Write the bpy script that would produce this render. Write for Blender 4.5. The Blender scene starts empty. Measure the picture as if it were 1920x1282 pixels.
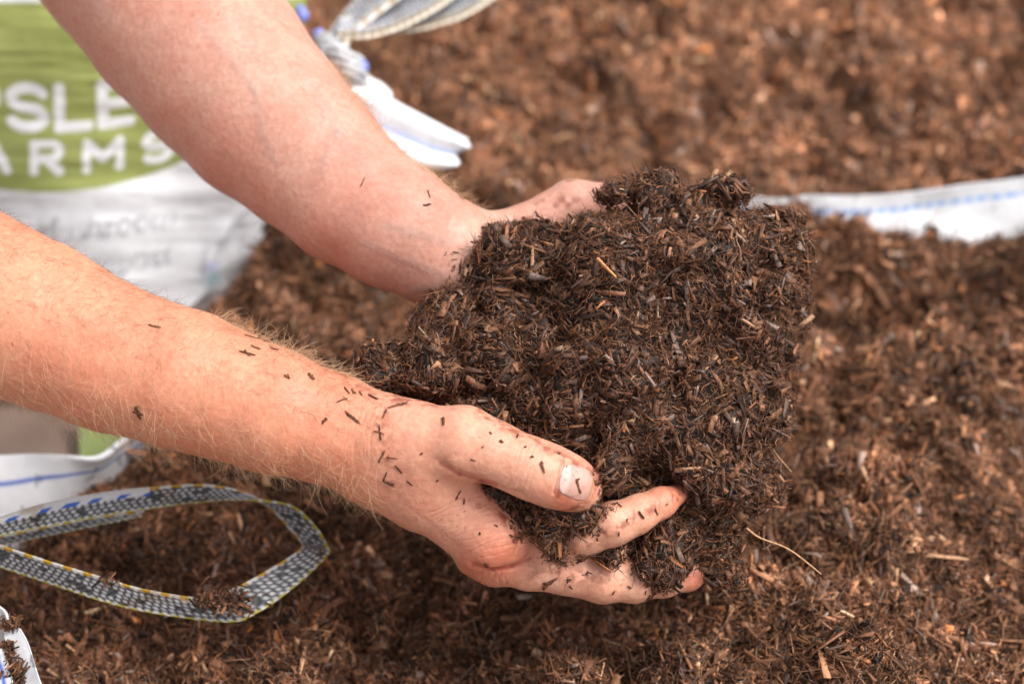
import bpy, math, numpy as np
from mathutils import Vector
rng = np.random.default_rng(7)
C = bpy.context.scene
# ------------------------------------------------------------------ camera frame
PITCH = math.radians(38.0)
CAM = np.array([0.0, -0.67, 0.643])
RT = np.array([1.0, 0, 0]); FW = np.array([0, math.cos(PITCH), -math.sin(PITCH)]); UP = np.array([0, math.sin(PITCH), math.cos(PITCH)])
S = 36.0/70.0/1920.0                      # metres per photo pixel per metre of depth
def cc(px, py, d):                        # pixel + depth -> camera-frame coords (x right, y up, depth)
    return np.array([(px-960)*S*d, (641-py)*S*d, d], dtype=float)
def c2w(p):
    p = np.asarray(p, float)
    return CAM + p[..., 0:1]*RT + p[..., 1:2]*UP + p[..., 2:3]*FW
def P(px, py, d): return c2w(cc(px, py, d))
def w2p(w):
    v = np.asarray(w, float) - CAM
    d = v@FW
    return 960 + (v@RT)/(S*d), 641 - (v@UP)/(S*d), d
def G(px, py, z):                         # where the sight line meets height z
    r = c2w(cc(px, py, 1.0)) - CAM
    return CAM + r*((z-CAM[2])/r[2])
# ------------------------------------------------------------------ helpers
def link(name, me, mat=None, parent=None, smooth=True):
    o = bpy.data.objects.new(name, me); C.collection.objects.link(o)
    if mat: me.materials.append(mat)
    if parent: o.parent = parent
    if smooth and hasattr(me, 'polygons'):
        me.polygons.foreach_set('use_smooth', np.ones(len(me.polygons), bool))
    return o
def tag(o, label=None, cat=None, group=None, kind=None):
    if label: o['label'] = label
    if cat: o['category'] = cat
    if group: o['group'] = group
    if kind: o['kind'] = kind
    return o
def mesh(name, V, F, col=None, attrs=None, mats=None):
    V = np.asarray(V, np.float32); F = np.asarray(F, np.int32)
    me = bpy.data.meshes.new(name); n = F.shape[1]
    me.vertices.add(len(V)); me.vertices.foreach_set('co', V.ravel())
    me.loops.add(F.size); me.loops.foreach_set('vertex_index', F.ravel())
    me.polygons.add(len(F)); me.polygons.foreach_set('loop_start', np.arange(0, F.size, n, dtype=np.int32))
    me.update(calc_edges=True); me.validate()
    if col is not None:
        a = me.color_attributes.new('Col', 'FLOAT_COLOR', 'POINT')
        c = np.ones((len(V), 4), np.float32); c[:, :3] = col; a.data.foreach_set('color', c.ravel())
    for k, v in (attrs or {}).items():
        a = me.attributes.new(k, 'FLOAT', 'POINT'); a.data.foreach_set('value', np.asarray(v, np.float32))
    return me
def grid_faces(nu, nv, closed=False):
    i, j = np.meshgrid(np.arange(nu if closed else nu-1), np.arange(nv-1), indexing='ij')
    i2 = (i+1) % nu
    return np.stack([i*nv+j, i2*nv+j, i2*nv+j+1, i*nv+j+1], -1).reshape(-1, 4)
def hsh(ix, iy, iz, seed):
    with np.errstate(over='ignore'):
        h = (ix.astype(np.uint32)*np.uint32(374761393) + iy.astype(np.uint32)*np.uint32(668265263)
             + iz.astype(np.uint32)*np.uint32(2147483647) + np.uint32(seed*1013904223 & 0xffffffff))
        h = (h ^ (h >> np.uint32(13)))*np.uint32(1274126177)
        h = (h ^ (h >> np.uint32(15)))*np.uint32(2246822519)
        h = h ^ (h >> np.uint32(13))
    return h.astype(np.float64)/4294967295.0*2-1
def noise(p, scale, seed=0):              # value noise in -1..1, p (...,3), feature size = scale
    q = np.asarray(p, float)/scale + 1000.37
    i = np.floor(q).astype(np.int64); f = q-i; f = f*f*(3-2*f); out = 0
    for a in (0, 1):
        for b in (0, 1):
            for c in (0, 1):
                w = (f[..., 0] if a else 1-f[..., 0])*(f[..., 1] if b else 1-f[..., 1])*(f[..., 2] if c else 1-f[..., 2])
                out = out + w*hsh(i[..., 0]+a, i[..., 1]+b, i[..., 2]+c, seed)
    return out
def norm(v): return v/np.maximum(np.linalg.norm(v, axis=-1, keepdims=True), 1e-9)
# ------------------------------------------------------------------ implicit modelling (camera frame)
class Field:
    def __init__(s, lo, hi, h):
        s.lo = np.array(lo, float); s.h = h
        s.n = np.ceil((np.array(hi)-s.lo)/h).astype(int)+1
        s.F = np.full(s.n, 0.05, np.float32)
    def sub(s, lo, hi):
        a = np.clip(np.floor((lo-s.lo)/s.h).astype(int), 0, s.n-1); b = np.clip(np.ceil((hi-s.lo)/s.h).astype(int)+1, 1, s.n)
        if (b <= a).any(): return None
        ax = [s.lo[k]+s.h*np.arange(a[k], b[k]) for k in range(3)]
        return tuple(slice(a[k], b[k]) for k in range(3)), ax
    def cone(s, a, b, ra, rb, k, carve=False, squash=None):
        m = max(ra, rb)+k+0.004
        r = s.sub(np.minimum(a, b)-m, np.maximum(a, b)+m)
        if r is None: return
        sl, ax = r
        X = ax[0][:, None, None]; Y = ax[1][None, :, None]; Z = ax[2][None, None, :]
        ba = b-a; L2 = max(ba@ba, 1e-12)
        t = np.clip(((X-a[0])*ba[0]+(Y-a[1])*ba[1]+(Z-a[2])*ba[2])/L2, 0, 1)
        d = np.sqrt((X-a[0]-t*ba[0])**2+(Y-a[1]-t*ba[1])**2+(Z-a[2]-t*ba[2])**2)-(ra+(rb-ra)*t)
        f = s.F[sl]
        if carve:
            d = -d; hh = np.maximum(k-np.abs(f-d), 0)/k; s.F[sl] = np.maximum(f, d)+hh*hh*k*0.25
        else:
            hh = np.maximum(k-np.abs(f-d), 0)/k; s.F[sl] = np.minimum(f, d)-hh*hh*k*0.25
    def chain(s, pts, k, kin=.003):       # pts: (px,py,d,r_px); the segments join crisply, the whole blends with width k
        A = np.array([cc(*q[:3]) for q in pts]); R = np.array([q[3]*S*q[2] for q in pts]); m = R.max()+k+.006
        r = s.sub(A.min(0)-m, A.max(0)+m)
        if r is None: return
        sl, ax = r; X = ax[0][:, None, None]; Y = ax[1][None, :, None]; Z = ax[2][None, None, :]; d = None
        for q in range(len(pts)-1):
            a, b = A[q], A[q+1]; ba = b-a
            t = np.clip(((X-a[0])*ba[0]+(Y-a[1])*ba[1]+(Z-a[2])*ba[2])/(ba@ba), 0, 1)
            e = (np.sqrt((X-a[0]-t*ba[0])**2+(Y-a[1]-t*ba[1])**2+(Z-a[2]-t*ba[2])**2)-(R[q]+(R[q+1]-R[q])*t)).astype(np.float32)
            if d is None: d = e
            else:
                h = np.maximum(kin-np.abs(d-e), 0)/kin; d = np.minimum(d, e)-h*h*kin*.25
        f = s.F[sl]; h = np.maximum(k-np.abs(f-d), 0)/k; s.F[sl] = np.minimum(f, d)-h*h*k*.25
    def displace(s, fn, band=0.014):
        idx = np.nonzero(np.abs(s.F) < band)
        p = s.lo + np.stack(idx, -1)*s.h
        s.F[idx] -= fn(p).astype(np.float32)
    def mesh(s):
        F = s.F; neg = F < 0; n = F.shape
        c = np.zeros((n[0]-1, n[1]-1, n[2]-1), np.uint8)
        for a in (0, 1):
            for b in (0, 1):
                for d in (0, 1): c += neg[a:n[0]-1+a, b:n[1]-1+b, d:n[2]-1+d]
        act = np.nonzero((c > 0) & (c < 8)); A = np.stack(act, -1)
        idx = np.full(c.shape, -1, np.int32); idx[act] = np.arange(len(A))
        acc = np.zeros((len(A), 3)); cnt = np.zeros(len(A))
        corners = [(a, b, d) for a in (0, 1) for b in (0, 1) for d in (0, 1)]
        for u in corners:
            for ax in range(3):
                if u[ax]: continue
                v = list(u); v[ax] = 1
                f0 = F[A[:, 0]+u[0], A[:, 1]+u[1], A[:, 2]+u[2]]; f1 = F[A[:, 0]+v[0], A[:, 1]+v[1], A[:, 2]+v[2]]
                m = (f0 < 0) != (f1 < 0); t = np.where(m, f0/np.where(m, f0-f1, 1), 0)
                p = np.tile(np.array(u, float), (len(A), 1)); p[:, ax] += t
                acc[m] += p[m]; cnt[m] += 1
        V = s.lo+(A+acc/cnt[:, None])*s.h
        faces = []
        for ax in range(3):
            o1, o2 = (ax+1) % 3, (ax+2) % 3
            sl0 = [slice(1, -1)]*3; sl1 = [slice(1, -1)]*3; sl0[ax] = slice(0, -1); sl1[ax] = slice(1, None)
            f0 = neg[tuple(sl0)]; f1 = neg[tuple(sl1)]
            off = np.array([1, 1, 1]); off[ax] = 0
            for flip, m in ((False, f0 & ~f1), (True, ~f0 & f1)):
                e = np.stack(np.nonzero(m), -1)+off
                q = []
                for da, db in ((0, 0), (1, 0), (1, 1), (0, 1)):
                    g = e.copy(); g[:, o1] -= da; g[:, o2] -= db
                    q.append(idx[g[:, 0], g[:, 1], g[:, 2]])
                q = np.stack(q, -1)
                faces.append(q[:, ::-1] if flip else q)
        Fc = np.concatenate(faces); Fc = Fc[(Fc >= 0).all(1)]
        # frame (right, up, forward) is left-handed: flip the winding
        return V, Fc[:, ::-1]
    def sample(s, p):
        q = (np.asarray(p)-s.lo)/s.h; i = np.clip(np.floor(q).astype(int), 0, s.n-2); f = np.clip(q-i, 0, 1); o = 0
        for a in (0, 1):
            for b in (0, 1):
                for c in (0, 1):
                    w = (f[..., 0] if a else 1-f[..., 0])*(f[..., 1] if b else 1-f[..., 1])*(f[..., 2] if c else 1-f[..., 2])
                    o = o + w*s.F[i[..., 0]+a, i[..., 1]+b, i[..., 2]+c]
        return o
    def grad(s, p, e=0.0015):
        g = np.stack([s.sample(p+np.eye(3)[k]*e)-s.sample(p-np.eye(3)[k]*e) for k in range(3)], -1)
        return norm(g)
    def hit(s, px, py, d0=0.72, d1=1.05):  # first surface point seen at a pixel
        px, py = np.broadcast_arrays(np.asarray(px, float), np.asarray(py, float))
        d = np.full(px.shape, d0); found = np.zeros(px.shape, bool)
        for _ in range(400):
            p = np.stack([(px-960)*S*d, (641-py)*S*d, d], -1)
            v = s.sample(p); inb = ((p >= s.lo) & (p <= s.lo+s.h*(s.n-1))).all(-1)
            now = inb & (v < 0.0002); found |= now
            d = np.where(found, d, d+np.where(inb, np.clip(v*0.7, 0.0003, 0.01), 0.003))
            if (found | (d > d1)).all(): break
        return np.stack([(px-960)*S*d, (641-py)*S*d, d], -1), found
# ------------------------------------------------------------------ materials
def mat(name):
    m = bpy.data.materials.new(name); m.use_nodes = True
    nt = m.node_tree; b = nt.nodes['Principled BSDF']
    return m, nt, b
def N(nt, t, **kw):
    n = nt.nodes.new(t)
    for k, v in kw.items():
        if k in n.inputs: n.inputs[k].default_value = v
        else: setattr(n, k, v)
    return n
def bump(nt, b, src, strength, dist, prev=None):
    n = N(nt, 'ShaderNodeBump'); n.inputs['Strength'].default_value = strength; n.inputs['Distance'].default_value = dist
    nt.links.new(src, n.inputs['Height'])
    if prev is not None: nt.links.new(prev, n.inputs['Normal'])
    nt.links.new(n.outputs['Normal'], b.inputs['Normal']); return n.outputs['Normal']
def mulch_mat(name, gain=1.0, rough=0.55, spec=0.35):
    m, nt, b = mat(name)
    a = N(nt, 'ShaderNodeAttribute', attribute_name='Col')
    geo = N(nt, 'ShaderNodeNewGeometry')
    mp = N(nt, 'ShaderNodeMapping'); mp.inputs['Scale'].default_value = (900, 900, 900)
    nt.links.new(geo.outputs['Position'], mp.inputs['Vector'])
    nz = N(nt, 'ShaderNodeTexNoise'); nz.inputs['Scale'].default_value = 1.0; nz.inputs['Detail'].default_value = 3
    nt.links.new(mp.outputs['Vector'], nz.inputs['Vector'])
    mr = N(nt, 'ShaderNodeMapRange'); mr.inputs['From Min'].default_value = .3; mr.inputs['From Max'].default_value = .7
    mr.inputs['To Min'].default_value = .65*gain; mr.inputs['To Max'].default_value = 1.35*gain
    nt.links.new(nz.outputs['Fac'], mr.inputs['Value'])
    mx = N(nt, 'ShaderNodeVectorMath', operation='SCALE')
    nt.links.new(a.outputs['Color'], mx.inputs[0]); nt.links.new(mr.outputs['Result'], mx.inputs['Scale'])
    nt.links.new(mx.outputs['Vector'], b.inputs['Base Color'])
    b.inputs['Roughness'].default_value = rough; b.inputs['Specular IOR Level'].default_value = spec
    bump(nt, b, nz.outputs['Fac'], .5, .0004)
    return m
M_mulch_hand = mulch_mat('handful_mulch', 1.42, .5, .27)
M_mulch = mulch_mat('ground_mulch', 1.0, .65, .2)
def cloth_mat(name, base, weave=True):
    m, nt, b = mat(name)
    if base is None:
        a = N(nt, 'ShaderNodeAttribute', attribute_name='Col'); src = a.outputs['Color']
    else:
        a = N(nt, 'ShaderNodeRGB'); a.outputs[0].default_value = (*base, 1); src = a.outputs[0]
    geo = N(nt, 'ShaderNodeNewGeometry')
    nz = N(nt, 'ShaderNodeTexNoise'); nz.inputs['Scale'].default_value = 60; nz.inputs['Detail'].default_value = 5
    nt.links.new(geo.outputs['Position'], nz.inputs['Vector'])
    mr = N(nt, 'ShaderNodeMapRange'); mr.inputs['To Min'].default_value = .86; mr.inputs['To Max'].default_value = 1.08
    nt.links.new(nz.outputs['Fac'], mr.inputs['Value'])
    mx = N(nt, 'ShaderNodeVectorMath', operation='SCALE')
    nt.links.new(src, mx.inputs[0]); nt.links.new(mr.outputs['Result'], mx.inputs['Scale'])
    nt.links.new(mx.outputs['Vector'], b.inputs['Base Color'])
    b.inputs['Roughness'].default_value = .55
    w = N(nt, 'ShaderNodeTexChecker'); w.inputs['Scale'].default_value = 700
    nt.links.new(geo.outputs['Position'], w.inputs['Vector'])
    n1 = bump(nt, b, w.outputs['Fac'], .15, .0003)
    bump(nt, b, nz.outputs['Fac'], .35, .004, n1)
    return m
M_cloth = cloth_mat('woven_white', (.74, .75, .78))
M_print = cloth_mat('woven_print', None)
M_web = cloth_mat('webbing', None)
def skin_mat():
    m, nt, b = mat('skin')
    a = N(nt, 'ShaderNodeAttribute', attribute_name='Col')
    geo = N(nt, 'ShaderNodeNewGeometry')
    n1 = N(nt, 'ShaderNodeTexNoise'); n1.inputs['Scale'].default_value = 55; n1.inputs['Detail'].default_value = 6; n1.inputs['Roughness'].default_value = .65
    n2 = N(nt, 'ShaderNodeTexNoise'); n2.inputs['Scale'].default_value = 400; n2.inputs['Detail'].default_value = 3
    for n in (n1, n2): nt.links.new(geo.outputs['Position'], n.inputs['Vector'])
    mr = N(nt, 'ShaderNodeMapRange'); mr.inputs['From Min'].default_value = .3; mr.inputs['From Max'].default_value = .7
    nt.links.new(n1.outputs['Fac'], mr.inputs['Value'])
    mx = N(nt, 'ShaderNodeMix', data_type='RGBA', blend_type='MULTIPLY'); mx.inputs[0].default_value = 1
    cr = N(nt, 'ShaderNodeValToRGB'); e = cr.color_ramp.elements
    e[0].color = (1.06, 1.08, 1.08, 1); e[1].color = (.98, .82, .78, 1)
    nt.links.new(mr.outputs['Result'], cr.inputs['Fac'])
    nt.links.new(a.outputs['Color'], mx.inputs[6]); nt.links.new(cr.outputs['Color'], mx.inputs[7])
    mx2 = N(nt, 'ShaderNodeMix', data_type='RGBA', blend_type='MULTIPLY'); mx2.inputs[0].default_value = 1
    cr2 = N(nt, 'ShaderNodeValToRGB'); e = cr2.color_ramp.elements; e[0].position = .3; e[1].position = .7
    e[0].color = (.9, .84, .82, 1); e[1].color = (1.05, 1.05, 1.05, 1)
    nt.links.new(n2.outputs['Fac'], cr2.inputs['Fac'])
    nt.links.new(mx.outputs[2], mx2.inputs[6]); nt.links.new(cr2.outputs['Color'], mx2.inputs[7])
    nt.links.new(mx2.outputs[2], b.inputs['Base Color'])
    b.inputs['Subsurface Weight'].default_value = .35; b.inputs['Subsurface Radius'].default_value = (1, .35, .18); b.inputs['Subsurface Scale'].default_value = .004
    b.inputs['Roughness'].default_value = .5; b.inputs['Specular IOR Level'].default_value = .42
    v = N(nt, 'ShaderNodeTexVoronoi', feature='DISTANCE_TO_EDGE'); v.inputs['Scale'].default_value = 900
    nt.links.new(geo.outputs['Position'], v.inputs['Vector'])
    p = bump(nt, b, v.outputs['Distance'], .3, .0003)
    p = bump(nt, b, n2.outputs['Fac'], .35, .0007, p)
    return m
M_skin = skin_mat()
m, nt, b = mat('nail'); M_nail = m
a = N(nt, 'ShaderNodeAttribute', attribute_name='Col'); nt.links.new(a.outputs['Color'], b.inputs['Base Color'])
b.inputs['Roughness'].default_value = .38; b.inputs['Subsurface Weight'].default_value = .15; b.inputs['Subsurface Scale'].default_value = .002
def hair_mat(name, c):
    m, nt, b = mat(name); b.inputs['Base Color'].default_value = (*c, 1); b.inputs['Roughness'].default_value = .4
    return m
M_hair = hair_mat('blond_hair', (.60, .39, .23)); M_hair_dark = hair_mat('brown_hair', (.2, .11, .06))
# ------------------------------------------------------------------ mulch piece generator
PAL = np.array([[.033, .016, .010], [.074, .034, .020], [.122, .055, .031], [.18, .082, .044], [.27, .150, .088], [.074, .047, .038], [.012, .008, .006], [.38, .26, .16], [.165, .115, .097], [.22, .083, .032]])
def pick(n, w, fibre=False):
    w = np.array(w, float); c = PAL[rng.choice(len(PAL), n, p=w/w.sum())]
    return c*np.exp(rng.normal(0, .28, (n, 1)))
def lay(c_):                             # bits lie matted: neighbours share a direction
    return norm(rng.normal(0, 1, (len(c_), 3))+1.5*np.stack([noise(c_, .013, 301)+.6*noise(c_, .005, 304), noise(c_, .013, 302)+.6*noise(c_, .005, 305), noise(c_, .013, 303)], -1)*2)
def chips(cen, nrm, L, wd, th, tilt, col):
    """box-like flakes with uneven corners: 8 verts, 6 quads each"""
    n = len(cen)
    nn = norm(nrm+rng.normal(0, 1, (n, 3))*tilt[:, None])
    t = norm(np.cross(nn, lay(cen))); bb = np.cross(nn, t)
    V = np.zeros((n, 8, 3)); k = 0
    for sx in (-1, 1):
        taper = rng.uniform(.08, 1.1, n); sh = rng.normal(0, .22, n); bend = rng.normal(0, .08, n)
        for sy, sz in ((-1, -1), (1, -1), (1, 1), (-1, 1)):
            jit = rng.normal(0, .12, n)
            V[:, k] = cen+t*((sx*.5+jit*.5*sy*np.minimum(wd/L, 1))*L)[:, None]+bb*((sy*.5*taper+sh)*wd)[:, None]+nn*(sz*.5*th+bend*L)[:, None]; k += 1
    F = np.array([[0, 1, 2, 3], [7, 6, 5, 4], [0, 4, 5, 1], [1, 5, 6, 2], [2, 6, 7, 3], [3, 7, 4, 0]])
    F = (F[None]+8*np.arange(n)[:, None, None]).reshape(-1, 4)
    return V.reshape(-1, 3), F, np.repeat(col, 8, 0)
def fibres(cen, nrm, L, wd, tilt, col, curl=.35, K=4):
    """thin bent splinters: triangular section, K stations"""
    n = len(cen)
    nn = norm(nrm+rng.normal(0, 1, (n, 3))*tilt[:, None])
    t = norm(np.cross(nn, lay(cen))); bb = np.cross(nn, t)
    c1 = rng.normal(0, curl, n); c2 = rng.normal(0, curl, n); c3 = rng.normal(0, curl*.6, n)
    V = np.zeros((n, K, 3, 3))
    for k in range(K):
        s = k/(K-1)-.5
        ctr = cen+t*(s*L)[:, None]+bb*((c1*s*s*2+c3*s*s*s*6)*L)[:, None]+nn*(c2*s*s*2*L)[:, None]
        r = wd*(1 if 0 < k < K-1 else rng.uniform(.2, .8, n))
        for q, an in enumerate((0, 2.1, 4.2)):
            V[:, k, q] = ctr+bb*(r*.5*math.cos(an))[:, None]+nn*(r*.4*math.sin(an))[:, None]
    F = []
    for k in range(K-1):
        for q in range(3):
            a, b2 = k*3+q, k*3+(q+1) % 3
            F.append([a, b2, b2+3, a+3])
    F = (np.array(F)[None]+3*K*np.arange(n)[:, None, None]).reshape(-1, 4)
    return V.reshape(-1, 3), F, np.repeat(col, 3*K, 0)
def merge(parts):
    V = []; F = []; c = []; o = 0
    for v, f, k in parts: V.append(v); F.append(f+o); c.append(k); o += len(v)
    return np.concatenate(V), np.concatenate(F), np.concatenate(c)
# ================================================================== HANDS AND ARMS
def build_near():
    f = Field(cc(-760, 1400, .86)*[1, 1, 0]+[0, 0, .755], cc(1400, 240, .86)*[1, 1, 0]+[0, 0, .955], .0012)
    # forearm: two bones' worth of flesh side by side, from elbow to wrist
    f.chain([(-860, 250, .93, 215), (-640, 350, .90, 212), (-300, 468, .875, 188), (-100, 540, .866, 172), (60, 603, .86, 153), (197, 667, .855, 138), (348, 713, .85, 129), (514, 771, .846, 116), (618, 805, .846, 103), (700, 842, .846, 92), (770, 870, .846, 80)], .015)
    f.chain([(200, 672, .885, 118), (420, 745, .88, 104), (618, 808, .872, 90), (700, 848, .868, 84), (790, 895, .868, 72), (860, 958, .868, 66)], .012)
    # back of the hand and palm edge
    f.chain([(690, 818, .842, 74), (740, 828, .838, 68), (800, 880, .842, 68)], .01)
    f.chain([(720, 868, .85, 80), (800, 918, .852, 76), (868, 974, .852, 62), (905, 1018, .851, 58)], .010)
    f.chain([(780, 870, .85, 74), (860, 920, .852, 64), (918, 992, .848, 56)], .010)
    # index knuckle and the finger leaving it under the compost
    f.chain([(925, 1003, .846, 54), (995, 1022, .856, 42), (1050, 1014, .852, 40), (1098, 1000, .844, 38), (1150, 982, .841, 40), (1195, 963, .843, 36), (1240, 942, .848, 30), (1272, 926, .855, 22)], .007)
    # middle finger below it
    f.chain([(900, 1034, .862, 50), (930, 1052, .858, 46), (990, 1063, .857, 40), (1070, 1070, .857, 42), (1130, 1084, .858, 43), (1190, 1090, .860, 38), (1245, 1084, .864, 33), (1290, 1078, .870, 27), (1315, 1074, .876, 20)], .006)
    # ring and little finger, under and behind
    f.chain([(892, 1015, .885, 42), (960, 1040, .888, 42), (1070, 1055, .890, 42), (1180, 1068, .896, 38), (1270, 1075, .905, 26)], .006)
    f.chain([(880, 985, .905, 40), (950, 1010, .915, 38), (1050, 1025, .918, 36), (1150, 1035, .925, 30), (1200, 1040, .93, 22)], .006)
    # thumb: base mound, proximal and distal phalanx
    f.chain([(745, 815, .838, 60), (800, 822, .832, 62), (865, 826, .828, 62)], .012)
    f.chain([(865, 828, .828, 63), (925, 848, .826, 57), (970, 867, .825, 55), (1005, 882, .825, 58), (1040, 895, .826, 58), (1070, 906, .828, 52), (1088, 913, .830, 42)], .006)
    # folds: between thumb and palm, and at the index root
    for a, b, r in (((826, 868), (862, 888), 2.2), ((862, 888), (925, 908), 3.0), ((925, 908), (975, 925), 3.0), ((888, 1058), (925, 1067), 2.4), ((925, 1067), (960, 1062), 3.2), ((960, 1062), (995, 1045), 3.2)):
        h_, o_ = f.hit(np.array([a[0], b[0]]), np.array([a[1], b[1]]))
        f.cone(h_[0]+[0, 0, .0003], h_[1]+[0, 0, .0003], r*S*.84, r*S*.84, .003, carve=True)
    f.displace(lambda p: noise(p, .02, 3)*.0007+noise(p, .007, 4)*.00028+noise(p, .003, 5)*.0001)
    return f
def build_far():
    f = Field(cc(-240, 1050, .9)*[1, 1, 0]+[0, 0, .80], cc(1640, -330, .9)*[1, 1, 0]+[0, 0, 1.09], .0015)
    f.chain([(40, -380, 1.03, 200), (145, -225, 1.0, 194), (250, -85, .975, 186), (335, 35, .955, 180), (415, 128, .945, 174), (495, 219, .935, 160), (575, 293, .925, 143), (652, 367, .915, 130), (738, 421, .907, 119), (826, 472, .90, 106), (900, 520, .897, 90)], .02)
    f.chain([(230, -60, 1.0, 140), (450, 170, .972, 122), (620, 350, .945, 100), (738, 430, .938, 88), (826, 475, .93, 84), (920, 510, .925, 85)], .012)
    f.chain([(880, 505, .905, 82), (960, 525, .925, 92), (1060, 560, .94, 96), (1160, 600, .945, 95)], .012)
    # thumb seen over the top of the compost
    f.chain([(900, 485, .91, 72), (985, 435, .915, 50), (1075, 385, .918, 46), (1150, 392, .917, 46), (1225, 402, .915, 44), (1290, 420, .915, 30)], .012)
    # fingers cupping the far side, tips showing on the right
    f.chain([(1150, 560, .945, 60), (1290, 600, .945, 44), (1400, 640, .935, 38), (1450, 668, .92, 30)], .008)
    f.chain([(1150, 620, .945, 60), (1290, 690, .94, 44), (1390, 740, .925, 42), (1447, 765, .905, 36), (1464, 785, .89, 22)], .008)
    f.chain([(1120, 660, .95, 60), (1240, 780, .94, 42), (1330, 840, .925, 38), (1380, 870, .905, 28)], .008)
    f.chain([(1080, 680, .95, 55), (1160, 850, .935, 38), (1250, 930, .92, 34), (1300, 960, .905, 24)], .008)
    f.displace(lambda p: noise(p, .03, 13)*.0009+noise(p, .008, 14)*.0002)
    return f
fn = build_near(); ff = build_far()
Vn, Fn = fn.mesh(); Vf, Ff = ff.mesh()
def subdiv(V, F, lv):
    me = bpy.data.meshes.new('tmp'); me.vertices.add(len(V)); me.vertices.foreach_set('co', np.asarray(V, np.float32).ravel())
    me.loops.add(F.size); me.loops.foreach_set('vertex_index', np.ascontiguousarray(F).ravel().astype(np.int32)); me.polygons.add(len(F))
    me.polygons.foreach_set('loop_start', np.arange(0, F.size, 4, dtype=np.int32)); me.update(calc_edges=True)
    o = bpy.data.objects.new('tmp', me); C.collection.objects.link(o); md = o.modifiers.new('s', 'SUBSURF'); md.levels = lv; md.subdivision_type = 'CATMULL_CLARK'
    m2 = bpy.data.meshes.new_from_object(o.evaluated_get(bpy.context.evaluated_depsgraph_get()))
    V2 = np.empty(len(m2.vertices)*3, np.float32); m2.vertices.foreach_get('co', V2); V2 = V2.reshape(-1, 3).astype(float)
    N2 = np.empty(len(m2.vertices)*3, np.float32); m2.vertices.foreach_get('normal', N2)
    F2 = np.empty(len(m2.loops), np.int32); m2.loops.foreach_get('vertex_index', F2)
    bpy.data.objects.remove(o); bpy.data.meshes.remove(me); bpy.data.meshes.remove(m2)
    return V2, F2.reshape(-1, 4), -N2.reshape(-1, 3).astype(float)
def pxof(V): return 960+V[:, 0]/(S*V[:, 2]), 641-V[:, 1]/(S*V[:, 2])
def seg(px, py, a, b):
    ax, ay = a; bx, by = b; t = np.clip(((px-ax)*(bx-ax)+(py-ay)*(by-ay))/((bx-ax)**2+(by-ay)**2), 0, 1)
    return np.hypot(px-ax-t*(bx-ax), py-ay-t*(by-ay))
def sm(x, a, b): t = np.clip((x-a)/(b-a), 0, 1); return t*t*(3-2*t)
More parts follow.
